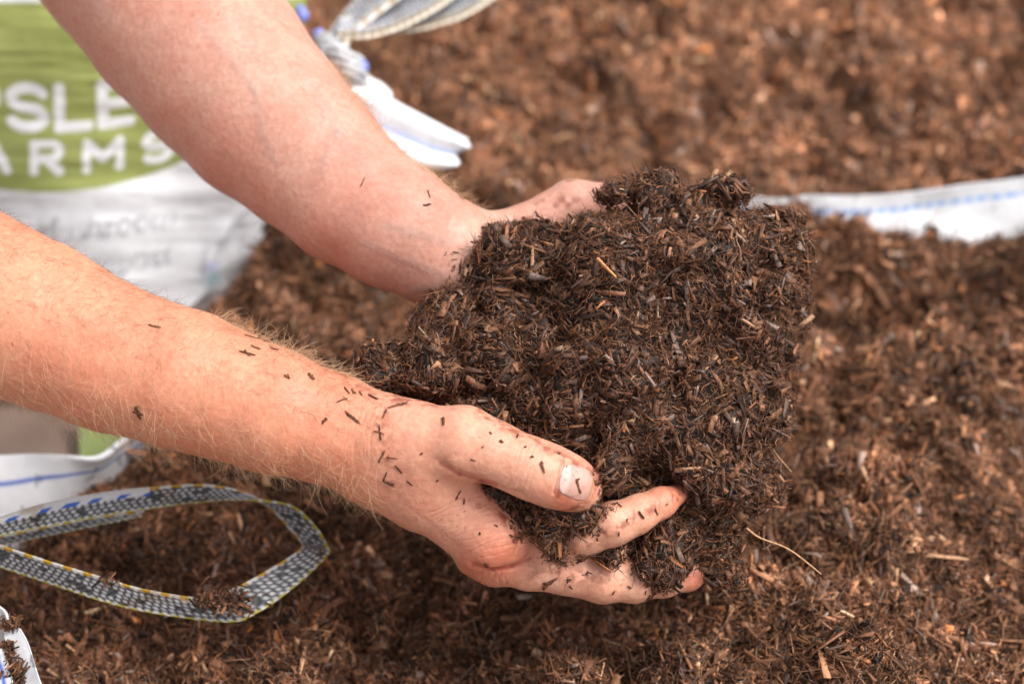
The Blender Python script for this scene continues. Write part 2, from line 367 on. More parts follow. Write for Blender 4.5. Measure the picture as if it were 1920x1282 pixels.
def skin_attrs(V, near):
    px, py = pxof(V); front = V[:, 2] < .86 if near else V[:, 2] < 2
    c = np.tile(np.array([.68, .36, .228] if near else [.605, .385, .30]), (len(V), 1))
    red = .5+.32*noise(V, .03, 21)+.18*noise(V, .009, 22)+.12*noise(V, .004, 23)
    c = c*(1-.27*red[:, None]*np.array([.2, 1, 1.05]))
    w = noise(V, .0016, 31)*.10+noise(V, .0008, 32)*.06
    if near:
        hand = sm(px, 640, 760)[:, None]
        c = c*(1-hand)+hand*np.array([.70, .41, .288])*(1-.16*red[:, None]*np.array([.1, 1, 1]))
        for k, (q, r) in enumerate((((1262, 928), 60), ((1310, 1092), 30), ((1060, 935), 28), ((940, 1045), 50), ((1095, 905), 36), ((880, 1075), 40))):   # pinker skin over knuckles and tips
            d = np.hypot(px-q[0], py-q[1]); g = np.exp(-(d/r)**2)[:, None]
            c = c*(1-g*np.array([.06, .32, .38]))
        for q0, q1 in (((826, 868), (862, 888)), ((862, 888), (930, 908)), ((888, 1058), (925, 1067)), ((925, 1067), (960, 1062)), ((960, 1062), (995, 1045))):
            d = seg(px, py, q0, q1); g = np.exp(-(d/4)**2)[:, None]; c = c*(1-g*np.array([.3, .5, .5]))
        # creases of the thumb joint and of the wrist, fine lines across the web and knuckle
        for x0 in (968, 978, 987, 997, 1008):
            d = seg(px, py+6*np.sin(px*.2+x0), (x0+14, 835), (x0-22, 925)); w -= .34*(.5+.5*noise(V, .004, int(x0)))*np.exp(-(d/2.2)**2)*front
        d = seg(px, py, (1050, 868), (1038, 925)); w -= .9*np.exp(-(d/2.5)**2)*front
        for x0, s0 in ((655, 4), (668, -3), (681, 5), (694, 0), (640, 2), (708, -4), (722, 3)):
            d = seg(px+5*np.sin(py*.045+x0), py, (x0+22, 735+s0), (x0-16, 925)); w -= .30*(.45+.55*noise(V, .006, int(x0)))*np.exp(-(d/1.9)**2)*front
        for k in range(12):
            d = seg(px, py+3*np.sin(px*.06+k), (800+k*9, 960+k*8), (905+k*6, 925+k*9)); w -= .26*np.exp(-(d/1.7)**2)*front
        for k in range(5):
            d = seg(px+2*np.sin(py*.3+k), py, (905+k*11, 1068+(k % 2)*4), (899+k*12, 1098)); w -= .5*np.exp(-(d/1.8)**2)*front
        # tendon lines on the back of the hand
        d = seg(px, py, (740, 930), (900, 1060)); w -= .35*np.exp(-(d/7)**2)*front
        # grime: dark reddish stains where compost rubbed on
        for a, b, r in (((900, 775), (1110, 885), 9), ((1118, 900), (1100, 940), 8), ((1090, 950), (1050, 955), 6), ((990, 1042), (900, 900), 9), ((1080, 1030), (1270, 930), 10), ((1050, 1075), (1300, 1085), 12), ((1260, 920), (1285, 915), 14), ((720, 745), (860, 758), 10), ((715, 780), (735, 900), 16), ((600, 680), (700, 740), 12), ((985, 985), (960, 1030), 12), ((1000, 1075), (1240, 1100), 16), ((1060, 868), (1046, 930), 5)):
            d = seg(px, py, a, b); g = np.exp(-(d/r)**2)*sm(noise(V, .003, 41)+.5*noise(V, .0012, 42), -.35, .45)
            c = c*(1-(.75 if r < 11 else .42)*g[:, None]*np.array([.65, .85, .92]))
    else:
        # veins: bluish, slightly raised
        for a, b in (((690, 455), (840, 520)), ((720, 420), (850, 455)), ((770, 540), (850, 545)), ((560, 130), (640, 250)), ((640, 250), (700, 330)), ((640, 250), (600, 320)), ((380, 40), (470, 170)), ((470, 170), (520, 300))):
            d = seg(px+8*np.sin(py*.03), py, a, b); g = np.exp(-(d/9)**2)
            c = c*(1-.13*g[:, None]*np.array([1, .45, .1])); w += .3*np.exp(-(d/11)**2)
        for a, b in (((1010, 380), (1190, 372)), ((960, 420), (1060, 380))):
            d = seg(px, py, a, b); g = np.exp(-(d/12)**2)*sm(noise(V, .003, 43), -.2, .4)
            c = c*(1-.5*g[:, None]*np.array([.6, .85, .9]))
    sp = sm(noise(V, .0016, 51)+.5*noise(V, .02, 52), 1.02, 1.15)   # freckles and tiny specks of dirt
    c = c*(1-.4*sp[:, None]*np.array([.6, .9, 1]))
    return c, w
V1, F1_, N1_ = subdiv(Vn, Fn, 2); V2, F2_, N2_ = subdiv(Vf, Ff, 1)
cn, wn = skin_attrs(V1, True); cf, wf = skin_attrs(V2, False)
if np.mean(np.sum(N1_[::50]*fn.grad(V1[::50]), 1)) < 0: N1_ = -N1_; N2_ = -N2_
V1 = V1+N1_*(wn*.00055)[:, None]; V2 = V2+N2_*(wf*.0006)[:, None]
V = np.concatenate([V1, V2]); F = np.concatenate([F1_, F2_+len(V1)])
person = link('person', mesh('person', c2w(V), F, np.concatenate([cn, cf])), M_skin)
tag(person, 'bare forearms and cupped hands of a man lifting a heap of brown compost', 'person')
# thumbnail: plate laid over the thumb tip
nu, nv = 44, 44
uu, vv = np.meshgrid(np.linspace(-1, 1, nu), np.linspace(-1, 1, nv), indexing='ij')
r = np.maximum(np.abs(uu), np.abs(vv)); sq = (np.abs(uu)**3.3+np.abs(vv)**3.3)**(1/3.3); k = np.where(sq > 1e-6, r/np.maximum(sq, 1e-6), 1)
U, W_ = uu*k, vv*k
ax = np.array([.93, .30]); ay = np.array([-.22, .97])
npx = 1080+U*33*ax[0]+W_*32*ay[0]; npy = 904+U*33*ax[1]+W_*32*ay[1]
hp, ok = fn.hit(npx.ravel(), npy.ravel())
gn = fn.grad(hp)
edge = np.clip(1-np.maximum(np.abs(uu), np.abs(vv)).ravel(), 0, 1)
arch = .00045*np.sqrt(1-.8*vv.ravel()**2)
hp = hp+gn*(np.where(edge < .04, -.0006, 0)+arch*.8)[:, None]
lun = sm(-U+.55*W_**2*0-.25*np.abs(W_), .18, .5).ravel()[:, None]; tip = sm(U, .78, .92).ravel()[:, None]
nc = np.array([.57, .32, .26])*(1-lun)+np.array([.63, .47, .43])*lun; nc = nc*(1-tip)+np.array([.42, .29, .16])*tip
ed = sm(r.ravel(), .86, .97)[:, None]; nc = nc*(1-ed*np.array([.12, .3, .35]))
nc = nc*(1-.3*sm(noise(hp, .0015, 46), .3, .8)[:, None])
nail = link('thumbnail', mesh('thumbnail', c2w(hp), grid_faces(nu, nv)[:, ::-1], nc), M_nail, person)
# hair on the arms
def hairs(name, field, V, F, mask, n, L, dirfn, mt, rad, parent, lift=.5):
    vi = np.nonzero(mask)[0]; vi = rng.choice(vi, n)
    p = V[vi]+rng.normal(0, .0006, (n, 3)); nr = field.grad(p); p = p-nr*field.sample(p)[:, None]
    d = dirfn(p, nr); d = norm(d-nr*np.sum(d*nr, -1, keepdims=True)+rng.normal(0, .55, (n, 3)))
    K = 7; ln = rng.uniform(L[0], L[1], n)
    side = norm(np.cross(nr, d)); curl = rng.normal(.5, 1.1, n); lf = rng.uniform(.15, 1, n)*lift
    pts = np.zeros((n, K, 3)); cur = p-nr*.0004
    for k in range(K):
        pts[:, k] = cur
        t = k/(K-1); dd = norm(d*np.cos(curl*t)[:, None]+side*np.sin(curl*t)[:, None]+nr*(lf*(1-.9*t))[:, None])
        cur = cur+dd*(ln/(K-1))[:, None]
        s = field.sample(cur); cur = cur+nr*np.maximum(.0003-s, 0)[:, None]
    hc = bpy.data.hair_curves.new(name); hc.add_curves([K]*n)
    hc.attributes['position'].data.foreach_set('vector', c2w(pts).astype(np.float32).ravel())
    ra = hc.attributes.get('radius') or hc.attributes.new('radius', 'FLOAT', 'POINT')
    ra.data.foreach_set('value', (np.tile(np.linspace(1, .3, K), n)*rad).astype(np.float32))
    o = bpy.data.objects.new(name, hc); C.collection.objects.link(o); hc.materials.append(mt); o.parent = parent
    return o
pxn, pyn = pxof(Vn); pxf, pyf = pxof(Vf)
armdir = norm(cc(700, 845, .85)-cc(60, 605, .86))
def dn(p, nr): return armdir*.45+np.array([0, -1., 0])*.8+np.array([0, 0, .1])
def dn_top(p, nr): return armdir*.8+np.array([0, 1., 0])*.6
low = (pxn > -60) & (pxn < 700) & (Vn[:, 2] < .875)
topline = np.interp(pxn, [0, 120, 250, 400, 560, 660, 740], [395, 460, 540, 590, 660, 700, 745])
botline = np.interp(pxn, [0, 100, 200, 330, 450, 560, 640, 720], [750, 785, 815, 850, 880, 900, 920, 950])
rel = (pyn-topline)/(botline-topline)
prob = rng.random(len(Vn))
hairs('arm_hair', fn, Vn, Fn, low & (rel > .35) & (prob < .25+.75*np.clip(rel, 0, 1)), 1300, (.006, .018), dn, M_hair, .00005, person, .5)
hairs('arm_hair', fn, Vn, Fn, low & (rel < .5), 1500, (.004, .009), dn_top, M_hair_dark, .000045, person, .5)
hairs('arm_hair', fn, Vn, Fn, (pxn > 400) & (pxn < 690) & (rel < .07) & (Vn[:, 2] < .9), 420, (.006, .013), dn_top, M_hair, .00007, person, .9)
hairs('arm_hair', fn, Vn, Fn, (pxn > 640) & (pxn < 860) & (pyn > 830) & (Vn[:, 2] < .87), 350, (.003, .005), dn, M_hair, .000025, person, .4)
fardir = norm(cc(826, 472, .9)-cc(415, 128, .945))
hairs('arm_hair', ff, Vf, Ff, (pxf > 200) & (pxf < 800) & (pyf > -20) & (Vf[:, 2] < .97), 1400, (.003, .008), lambda p, nr: fardir+np.array([0, -.6, 0]), M_hair_dark, .00003, person, .35)
tl = np.interp(pxf, [530, 600, 660, 740, 820, 900], [0, 100, 190, 270, 330, 390])
hairs('arm_hair', ff, Vf, Ff, (pxf > 620) & (pxf < 905) & (pyf-tl < 14), 700, (.005, .012), lambda p, nr: fardir*.7+np.array([0, .8, 0]), M_hair, .00006, person, .9)
# ================================================================== HANDFUL OF COMPOST
fm = Field(cc(600, 1200, .87)*[1, 1, 0]+[0, 0, .79], cc(1600, 270, .87)*[1, 1, 0]+[0, 0, .965], .0016)
blobs = [(1185, 582, .885, 188), (1300, 545, .888, 165), (1235, 440, .886, 68), (1235, 383, .884, 26), (1335, 393, .884, 28), (1340, 455, .89, 66), (1000, 525, .885, 108), (938, 490, .886, 64), (1430, 455, .886, 34), (1125, 442, .888, 46), (1180, 415, .887, 36), (1405, 500, .885, 84), (1452, 480, .885, 50), (1440, 620, .885, 58),
         (820, 665, .866, 72), (725, 690, .86, 34), (900, 640, .866, 88), (1130, 740, .868, 170), (1160, 675, .850, 98), (1310, 740, .878, 165), (1300, 860, .874, 142), (1370, 640, .88, 112),
         (1235, 960, .880, 122), (1320, 970, .880, 92), (1020, 890, .856, 84), (985, 960, .853, 54), (1130, 886, .832, 15), (922, 922, .846, 28), (905, 905, .850, 22), (990, 985, .842, 36), (1045, 978, .840, 40), (1085, 962, .840, 30), (1030, 1018, .836, 34), (1082, 1048, .842, 32), (1145, 1048, .846, 30), (1210, 1046, .851, 35), (1280, 1038, .862, 36), (1288, 905, .848, 18), (1335, 1085, .872, 20), (1050, 985, .850, 50), (1120, 1010, .864, 55), (1180, 1045, .870, 42), (1330, 1040, .876, 50), (900, 755, .858, 50), (1000, 700, .865, 95), (1000, 780, .862, 76), (855, 735, .858, 28), (780, 715, .858, 34)]
for bx, by, bd, br in blobs: fm.cone(cc(bx, by, bd), cc(bx+1, by, bd), br*S*bd*.955, br*S*bd*.955, .009)
for q0, q1, r_ in (((960, 548), (1120, 540), 17), ((820, 578), (905, 588), 14), ((1380, 640), (1420, 700), 16), ((1000, 430), (1050, 470), 12), ((1210, 800), (1240, 900), 15), ((880, 690), (980, 680), 10), ((1260, 560), (1330, 610), 14), ((1490, 560), (1440, 570), 14), ((1130, 870), (1110, 830), 12)):
    h_, ok_ = fm.hit(np.array([q0[0], q1[0]]), np.array([q0[1], q1[1]]))
    fm.cone(h_[0]+[0, 0, .003], h_[1]+[0, 0, .003], r_*S*.86, r_*S*.86, .008, carve=True)
def mdisp(p):
    q = p+np.stack([noise(p, .02, 161), noise(p, .02, 162), noise(p, .02, 163)], -1)*.007
    return noise(p, .05, 160)*.003+(2.8*np.abs(noise(q, .027, 61))-.98)*.0062+(2.8*np.abs(noise(q, .012, 62))-.9)*.0036+noise(p, .005, 63)*.0013
fm.displace(mdisp, .022)
# the compost gives way where skin presses into it, so the hands stay clear of it
Vm, Fm = fm.mesh()
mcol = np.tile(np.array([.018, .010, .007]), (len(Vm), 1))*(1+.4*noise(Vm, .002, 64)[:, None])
def face_samples(V, F, n, wfn=None):
    a, b, c, d = (V[F[:, k]] for k in range(4)); ar = np.linalg.norm(np.cross(c-a, d-b), axis=1)
    cen = (a+b+c+d)/4
    w = ar*(wfn(cen) if wfn else 1); w = w/w.sum()
    i = rng.choice(len(F), n, p=w); u, v = rng.random((2, n, 1))
    return (a[i]*(1-u)+b[i]*u)*(1-v)+(d[i]*(1-u)+c[i]*u)*v
def mound_pts(n):
    p = face_samples(Vm, Fm, n, lambda c: np.where(c[:, 2] < .90, 1.0, .35)); g = fm.grad(p, .003)
    return p, g
def keep(p, g, field_list, m):
    k = np.ones(len(p), bool)
    for f_ in field_list:
        inb = ((p > f_.lo) & (p < f_.lo+f_.h*(f_.n-1))).all(1); s = f_.sample(p); k &= ~(inb & (s < m))
    return k
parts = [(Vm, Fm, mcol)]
WH = [3.2, 5.2, 4.4, 2.0, .32, 1.3, 1.6, .04, .6, .4]
n = 36000; p, g = mound_pts(n); p = p+g*rng.uniform(-.0015, .0022, n)[:, None]
L = np.clip(rng.lognormal(math.log(.0034), .5, n), .0014, .012); wd = np.clip(L*rng.uniform(.10, .45, n), .0004, .0026); th = rng.uniform(.0001, .0003, n)
kk = keep(p, g, [fn, ff], .0008)
# thumb side view: nothing may stand in front of the visible skin
parts.append(chips(p[kk], g[kk], L[kk], wd[kk], th[kk], rng.uniform(.1, .75, n)[kk], pick(kk.sum(), WH)))
n = 3400; p, g = mound_pts(n); p = p+g*.0016; kk = keep(p, g, [fn, ff], .0015)      # larger shreds lying on top
L = rng.uniform(.004, .012, n); wd = rng.uniform(.0012, .0036, n)
parts.append(chips(p[kk], g[kk], L[kk], wd[kk], np.full(n, .0006)[kk], rng.uniform(.1, .45, n)[kk], pick(kk.sum(), [2, 4.5, 4.5, 2.5, .6, 2, .8, .06, 1.2, .4])))
n = 56000; p, g = mound_pts(n); p = p+g*rng.uniform(-.001, .003, n)[:, None]
L = np.clip(rng.lognormal(math.log(.0042), .5, n), .0018, .014); kk = keep(p, g, [fn, ff], .001)
parts.append(fibres(p[kk], g[kk], L[kk], rng.uniform(.00018, .00048, n)[kk], rng.uniform(.1, 1.1, n)[kk], pick(kk.sum(), [1.6, 3.8, 4.8, 3.0, .7, .6, .8, .06, .3, 2.0]), .6))
def strand(pts, wd, col, K=24):          # long thin twig through points
    pts = np.array(pts, float); t = np.linspace(0, len(pts)-1, K); out = []
    for s in t:
        i = min(int(s), len(pts)-2); f_ = s-i; p0 = pts[max(i-1, 0)]; p1 = pts[i]; p2 = pts[i+1]; p3 = pts[min(i+2, len(pts)-1)]
        out.append(.5*((2*p1)+(-p0+p2)*f_+(2*p0-5*p1+4*p2-p3)*f_**2+(-p0+3*p1-3*p2+p3)*f_**3))
    out = np.array(out); T = norm(np.gradient(out, axis=0)); A = norm(np.cross(T, [0, .1, 1])); B = np.cross(T, A)
    Vv = np.concatenate([(out+(A*math.cos(q)+B*math.sin(q))*wd*np.linspace(1, .55, K)[:, None])[:, None] for q in (0, 1.57, 3.14, 4.71)], 1).reshape(-1, 3)
    Ff_ = [[k*4+q, k*4+(q+1) % 4, k*4+4+(q+1) % 4, k*4+4+q] for k in range(K-1) for q in range(4)]
    return Vv, np.array(Ff_), np.tile(col, (len(Vv), 1))
# shreds lying over the edges of the skin where it meets the heap
fr = np.nonzero((fm.sample(V1) < .0045) & (fm.sample(V1) > -.001))[0]; i_ = rng.choice(fr, 1500); p = V1[i_]; g = fn.grad(p); p = p+g*.0004
n = len(p); parts.append(chips(p, g, rng.uniform(.0012, .0045, n), rng.uniform(.0003, .0011, n), np.full(n, .00015), rng.uniform(.05, .35, n), pick(n, WH)))
fr = np.nonzero((fm.sample(V2) < .004) & (fm.sample(V2) > -.001))[0]; i_ = rng.choice(fr, 500); p = V2[i_]; g = ff.grad(p); p = p+g*.0004
n = len(p); parts.append(chips(p, g, rng.uniform(.0012, .0045, n), rng.uniform(.0003, .0011, n), np.full(n, .00015), rng.uniform(.05, .35, n), pick(n, WH)))
parts.append(strand([cc(1400, 990, .865), cc(1425, 1008, .862), cc(1480, 1030, .860), cc(1540, 1076, .858)], .0005, [.42, .24, .13]))
parts.append(strand([cc(1435, 820, .868), cc(1455, 850, .866), cc(1484, 884, .864)], .0003, [.4, .22, .12]))
parts.append(strand([cc(1120, 485, .838), cc(1135, 500, .836), cc(1155, 520, .835)], .0009, [.36, .17, .07], 8))
Vh, Fh, ch = merge(parts)
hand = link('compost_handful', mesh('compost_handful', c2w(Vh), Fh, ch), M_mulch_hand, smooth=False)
tag(hand, 'dark fibrous compost heaped up in the two cupped hands', 'compost', kind='stuff')
# ================================================================== LOOSE FLAKES ON THE SKIN
def flake(px, py, lpx, wpx, ang, label, field=fn, col=(.10, .042, .022), on=.0003):
    h, ok = field.hit(np.array([px]), np.array([py]))
    if not ok[0]: return
    h = h[0]; g = field.grad(h[None])[0]; a = math.radians(ang); t = np.array([math.cos(a), -math.sin(a), 0.]); t = norm(t-g*(t@g)); b_ = np.cross(g, t)
    s = S*h[2]; L_ = lpx*s; w_ = max(wpx*s*.62, .0003); c = h+g*on
    parts_ = []
    for piece in range(rng.integers(1, 4)):
        K = 6; st = np.linspace(-.5, .5, K); V_ = []; k_ = 1 if piece == 0 else rng.uniform(.25, .7)
        an = 0 if piece == 0 else rng.normal(0, .9); tt_ = t*math.cos(an)+b_*math.sin(an); bb_ = np.cross(g, tt_)
        o0 = c+(0 if piece == 0 else 1)*(t*rng.uniform(-.45, .45)*L_+b_*rng.normal(0, .3)*w_)+g*.0001*piece; ww0 = w_*(1 if piece == 0 else rng.uniform(.25, .8)); bow = rng.normal(0, .10)
        for q_, s_ in enumerate(st):
            e_ = rng.uniform(.2, .9) if q_ in (0, K-1) else 1
            up_, dn_ = ww0*e_*rng.uniform(.3, .7), ww0*e_*rng.uniform(.3, .7)
            o_ = o0+tt_*(s_+rng.normal(0, .03))*L_*k_+bb_*bow*s_*s_*4*L_*k_*.4+g*(.0005*abs(s_)*rng.uniform(0, 1))
            for w2, sz in ((-dn_, -1), (up_, -1), (up_, 1), (-dn_, 1)): V_.append(o_+bb_*w2+g*.00008*sz)
        F_ = [[k*4+q, k*4+(q+1) % 4, k*4+4+(q+1) % 4, k*4+4+q] for k in range(K-1) for q in range(4)]+[[3, 2, 1, 0], [K*4-4, K*4-3, K*4-2, K*4-1]]
        parts_.append((np.array(V_), np.array(F_), np.tile(np.array(col)*rng.uniform(.5, 1.9)*np.array([1, rng.uniform(.85, 1.1), 1]), (K*4, 1))))
    V_, F_, c__ = merge(parts_)
    o = link('compost_flake', mesh('compost_flake', c2w(V_), F_, c__), M_mulch, smooth=False)
    tag(o, label, 'flake', 'compost flakes stuck to the skin')
uniq = [(1084, 911, 30, 8, 70, 'brown bark flake lying across the thumbnail'), (1017, 877, 24, 8, 75, 'brown bark flake on the thumb just behind the nail'),
        (259, 773, 28, 12, 86, 'dark flake on the underside of the near forearm, alone among blond hairs'), (290, 612, 24, 6, 12, 'dark splinter lying flat in the middle of the near forearm'),
        (278, 543, 18, 3, 55, 'thin splinter standing at the upper edge of the near forearm'), (608, 789, 16, 6, -60, 'short dark flake by itself above the near wrist'),
        (660, 782, 30, 8, 38, 'forked dark flake on the near wrist'), (832, 790, 20, 9, 75, 'dark ragged flake on the ball of the near thumb'),
        (858, 928, 20, 5, -60, 'reddish forked splinter on the skin between thumb and index knuckle'), (1202, 965, 18, 7, 55, 'dark flake on the middle of the index finger'),
        (1030, 1092, 38, 11, -48, 'grey brown sliver on the middle finger below the knuckle'), (912, 1058, 14, 12, 80, 'dark clot beside the index knuckle fold'),
        (1122, 906, 20, 5, -10, 'dark shred hanging over the tip of the thumbnail')]
for q in uniq: flake(*q)
few = 'small dark compost flake scattered on the wrist beside the heap'
for px, py, l, w, a in ((479, 652, 22, 6, 25), (472, 632, 30, 4, -35), (498, 640, 24, 4, 40), (583, 706, 18, 10, 60), (650, 732, 20, 5, 80), (663, 735, 16, 5, 75), (676, 738, 14, 4, 85), (641, 750, 26, 4, -30), (712, 812, 34, 5, 78), (745, 760, 40, 6, -35), (722, 775, 22, 5, -80),
                      (716, 855, 26, 5, -60), (730, 905, 22, 6, 20), (722, 893, 24, 5, -70), (748, 880, 20, 5, 60), (735, 858, 24, 3, 5), (538, 706, 14, 7, 30), (700, 745, 22, 6, 60), (462, 662, 30, 7, 15), (515, 655, 18, 4, -20), (768, 905, 16, 4, 45)):
    flake(px, py, l, w, a, few)
for px, py in ((970, 818), (985, 838), (998, 856), (905, 838), (887, 862), (920, 812), (1048, 850), (940, 828), (1062, 875), (820, 900), (870, 940), (790, 850), (930, 985), (900, 1000), (1160, 1000), (1200, 1000), (1120, 1010), (1230, 960), (1070, 1100), (1180, 1100), (1150, 1110), (1240, 1090), (1100, 1075), (1250, 945), (1175, 975), (1210, 1110)):
    flake(px, py, rng.uniform(4, 12), rng.uniform(2.5, 6), rng.uniform(0, 180), 'tiny dark crumb of compost on the near thumb, fingers or palm edge', on=.0003)
for px, py, l, w, a, lb in ((800, 385, 16, 6, -15, 'reddish flake near the wrist of the far arm'), (804, 365, 16, 3, 85, 'thin upright splinter on the far wrist'), (680, 342, 20, 2.5, -70, 'hair thin splinter in the middle of the far forearm'),
                      (835, 345, 14, 6, -30, 'brown crumb at the hairy upper edge of the far wrist'), (1072, 338, 28, 8, -5, 'pale chip on the knuckle of the far thumb'), (1170, 350, 22, 6, 5, 'dark chip on the far thumb beside the heap top'), (865, 372, 14, 3, 60, 'small splinter close to the heap on the far wrist')):
    flake(px, py, l, w, a, lb, ff, (.10, .05, .03) if 'pale' not in lb else (.38, .25, .15))
# ================================================================== MULCH IN THE BAGS
Z0 = -.04
def wxy(px, py, z=Z0): return G(px, py, z)[:2]
RIM = [(1300, 352), (1440, 372), (1520, 366), (1600, 368), (1700, 362), (1800, 348), (1920, 334), (2100, 300)]   # top edge of the rear rim
def height(x, y):
    p = np.stack([x, y, np.zeros_like(x)], -1); px, py, _ = w2p(np.stack([x, y, np.full_like(x, Z0)], -1))
    q = p+np.stack([noise(p, .03, 171), noise(p, .03, 172), 0*x], -1)*.010
    calm = 1-.62*sm(x, .08, .14)*np.exp(-((y-.265)/.03)**2)
    h = Z0-.004+noise(p, .10, 71)*.011*calm+calm*((2.8*np.abs(noise(q, .042, 72))-.75)*.013+(2.8*np.abs(noise(q, .019, 73))-.75)*.0062+(2.8*np.abs(noise(q, .009, 74))-.75)*.0030)+noise(p, .005, 75)*.0012
    right = sm(x, .06, .15)
    h += right*(.034*np.exp(-((y-(.163+(x-.2)*.12))/.032)**2)-.10*np.exp(-((y-(.218+(x-.2)*.05))/.024)**2)*np.exp(-((x-.15)/.10)**2)+(.039-.015*sm(x, .18, .27))*np.exp(-((y-.275)/.024)**2))
    h += .02*sm(y, .36, .6)
    h += .020*np.exp(-((x-.13)**2+(y+.03)**2)/.12**2)-.012*np.exp(-((x+.02)**2+(y+.01)**2)/.06**2)
    return h
BND = np.array([(-400, 1160), (-100, 1075), (0, 1040), (40, 1012), (90, 945), (150, 918), (230, 888), (285, 852), (330, 800), (370, 700), (392, 590), (432, 560), (472, 510), (497, 450), (505, 400), (560, 250), (590, 100), (572, 0), (540, -200)], float)
def left_of(px, py):                     # beyond the left edge of the fill
    o = np.argsort(BND[:, 1]); xb = np.interp(py, BND[o, 1], BND[o, 0])
    return px < xb-6
def mulch_region(name, x0, x1, y0, y1, step, nchip, nfib, big, label, gain, wts, extra=None):
    nx, ny = int((x1-x0)/step), int((y1-y0)/step)
    X, Y = np.meshgrid(np.linspace(x0, x1, nx), np.linspace(y0, y1, ny), indexing='ij')
    Z = height(X, Y); V_ = np.stack([X, Y, Z], -1).reshape(-1, 3); F_ = grid_faces(nx, ny)
    px, py, _ = w2p(V_); bad = left_of(px, py); F_ = F_[~bad[F_].any(1)]
    c0 = np.tile(np.array([.045, .022, .013])*gain, (len(V_), 1))*(1+.5*noise(V_, .003, 76)[:, None])
    ps = [(V_, F_, c0)]
    def pts(n):
        x = rng.uniform(x0, x1, n); y = rng.uniform(y0, y1, n); z = height(x, y)
        px, py, d = w2p(np.stack([x, y, z], -1)); k = ~left_of(px, py) & (px > -320) & (px < 2240) & (py > -110) & (py < 1600)
        x, y, z = x[k], y[k], z[k]; e = .002
        nr = norm(np.stack([-(height(x+e, y)-height(x-e, y))/(2*e), -(height(x, y+e)-height(x, y-e))/(2*e), np.ones_like(x)], -1))
        return np.stack([x, y, z], -1), nr
    p, g = pts(nchip); n = len(p); p = p+g*rng.uniform(-.001, .0022, n)[:, None]
    L = np.clip(rng.lognormal(math.log(.0052*big), .5, n), .002, .02*big); wd = np.clip(L*rng.uniform(.12, .45, n), .0007, .0032*big)
    tone = np.exp(.5*noise(p, .013, 77)+.4*noise(p, .04, 78))[:, None]*gain
    ps.append(chips(p, g, L, wd, rng.uniform(.0002, .0006, n), rng.uniform(.15, 1.0, n), pick(n, wts)*tone))
    p, g = pts(nfib); n = len(p); p = p+g*rng.uniform(0, .003, n)[:, None]
    L = np.clip(rng.lognormal(math.log(.007*big), .5, n), .003, .022)
    tone = np.exp(.5*noise(p, .013, 77)+.4*noise(p, .04, 78))[:, None]*gain
    ps.append(fibres(p, g, L, rng.uniform(.00035, .0008, n)*big, rng.uniform(.15, 1.2, n), pick(n, wts)*tone, .4, 3))
    if extra is not None: ps.append(extra)
    V_, F_, c_ = merge(ps); c_ = c_*np.array([.98, 1.0, .97])
    o = link(name, mesh(name, V_, F_, c_), M_mulch, smooth=False)
    return tag(o, label, 'compost', kind='stuff')
WG = [2.2, 4.4, 5.0, 3.0, .8, .9, .9, .08, .6, .4]
def clump(px, py, z, sx, sy, n):            # bits lying on the strap and hems
    c_ = np.array([G(px+a, py+b_, z) for a, b_ in rng.normal(0, 1, (n, 2))*[sx, sy]]); up = np.tile([0., -.3, 1.], (n, 1)); c_ = c_+np.array([0, 0, 1])*rng.uniform(0, .004, (n, 1))
    return chips(c_, norm(up), rng.uniform(.0015, .007, n), rng.uniform(.0005, .002, n), rng.uniform(.0002, .0005, n), rng.uniform(.2, .8, n), pick(n, WG)*1.15)
bits = merge([clump(425, 1132, .004, 26, 10, 200), clump(205, 1092, .010, 10, 4, 24), clump(22, 1172, .006, 10, 6, 60), clump(34, 1266, .003, 11, 13, 110), clump(20, 1222, .003, 4, 10, 30)])
mulch_region('compost_fill', -.32, .40, -.16, .345, .0025, 150000, 150000, 1.2, 'loose brown compost filling the open bag below the hands', 2.1, WG, bits)
mulch_region('compost_fill', -.20, .50, .345, .80, .004, 100000, 70000, 1.2, 'blurred brown compost beyond the white bag rim, behind the hands', 2.9, WG)
# ================================================================== BAGS
near_bag = bpy.data.objects.new('bulk_bag', None); C.collection.objects.link(near_bag); near_bag.location = Vector(G(150, 1000, -.12))
tag(near_bag, 'open white woven bulk bag holding the compost under the hands, looped strap at its left', 'bag')
back_bag = bpy.data.objects.new('bulk_bag', None); C.collection.objects.link(back_bag); back_bag.location = Vector(G(100, 740, -.12))
tag(back_bag, 'white bulk bag with big green printed emblem standing behind the arms', 'bag')
def child(o, par):
    o.parent = par; o.matrix_parent_inverse.identity()
    o.location = -Vector(par.location); return o
def spline(P_, n):
    P_ = np.array(P_, float); out = []
    for s in np.linspace(0, len(P_)-1, n):
        i = min(int(s), len(P_)-2); f_ = s-i; p0 = P_[max(i-1, 0)]; p1 = P_[i]; p2 = P_[i+1]; p3 = P_[min(i+2, len(P_)-1)]
        out.append(.5*((2*p1)+(-p0+p2)*f_+(2*p0-5*p1+4*p2-p3)*f_**2+(-p0+3*p1-3*p2+p3)*f_**3))
    return np.array(out)
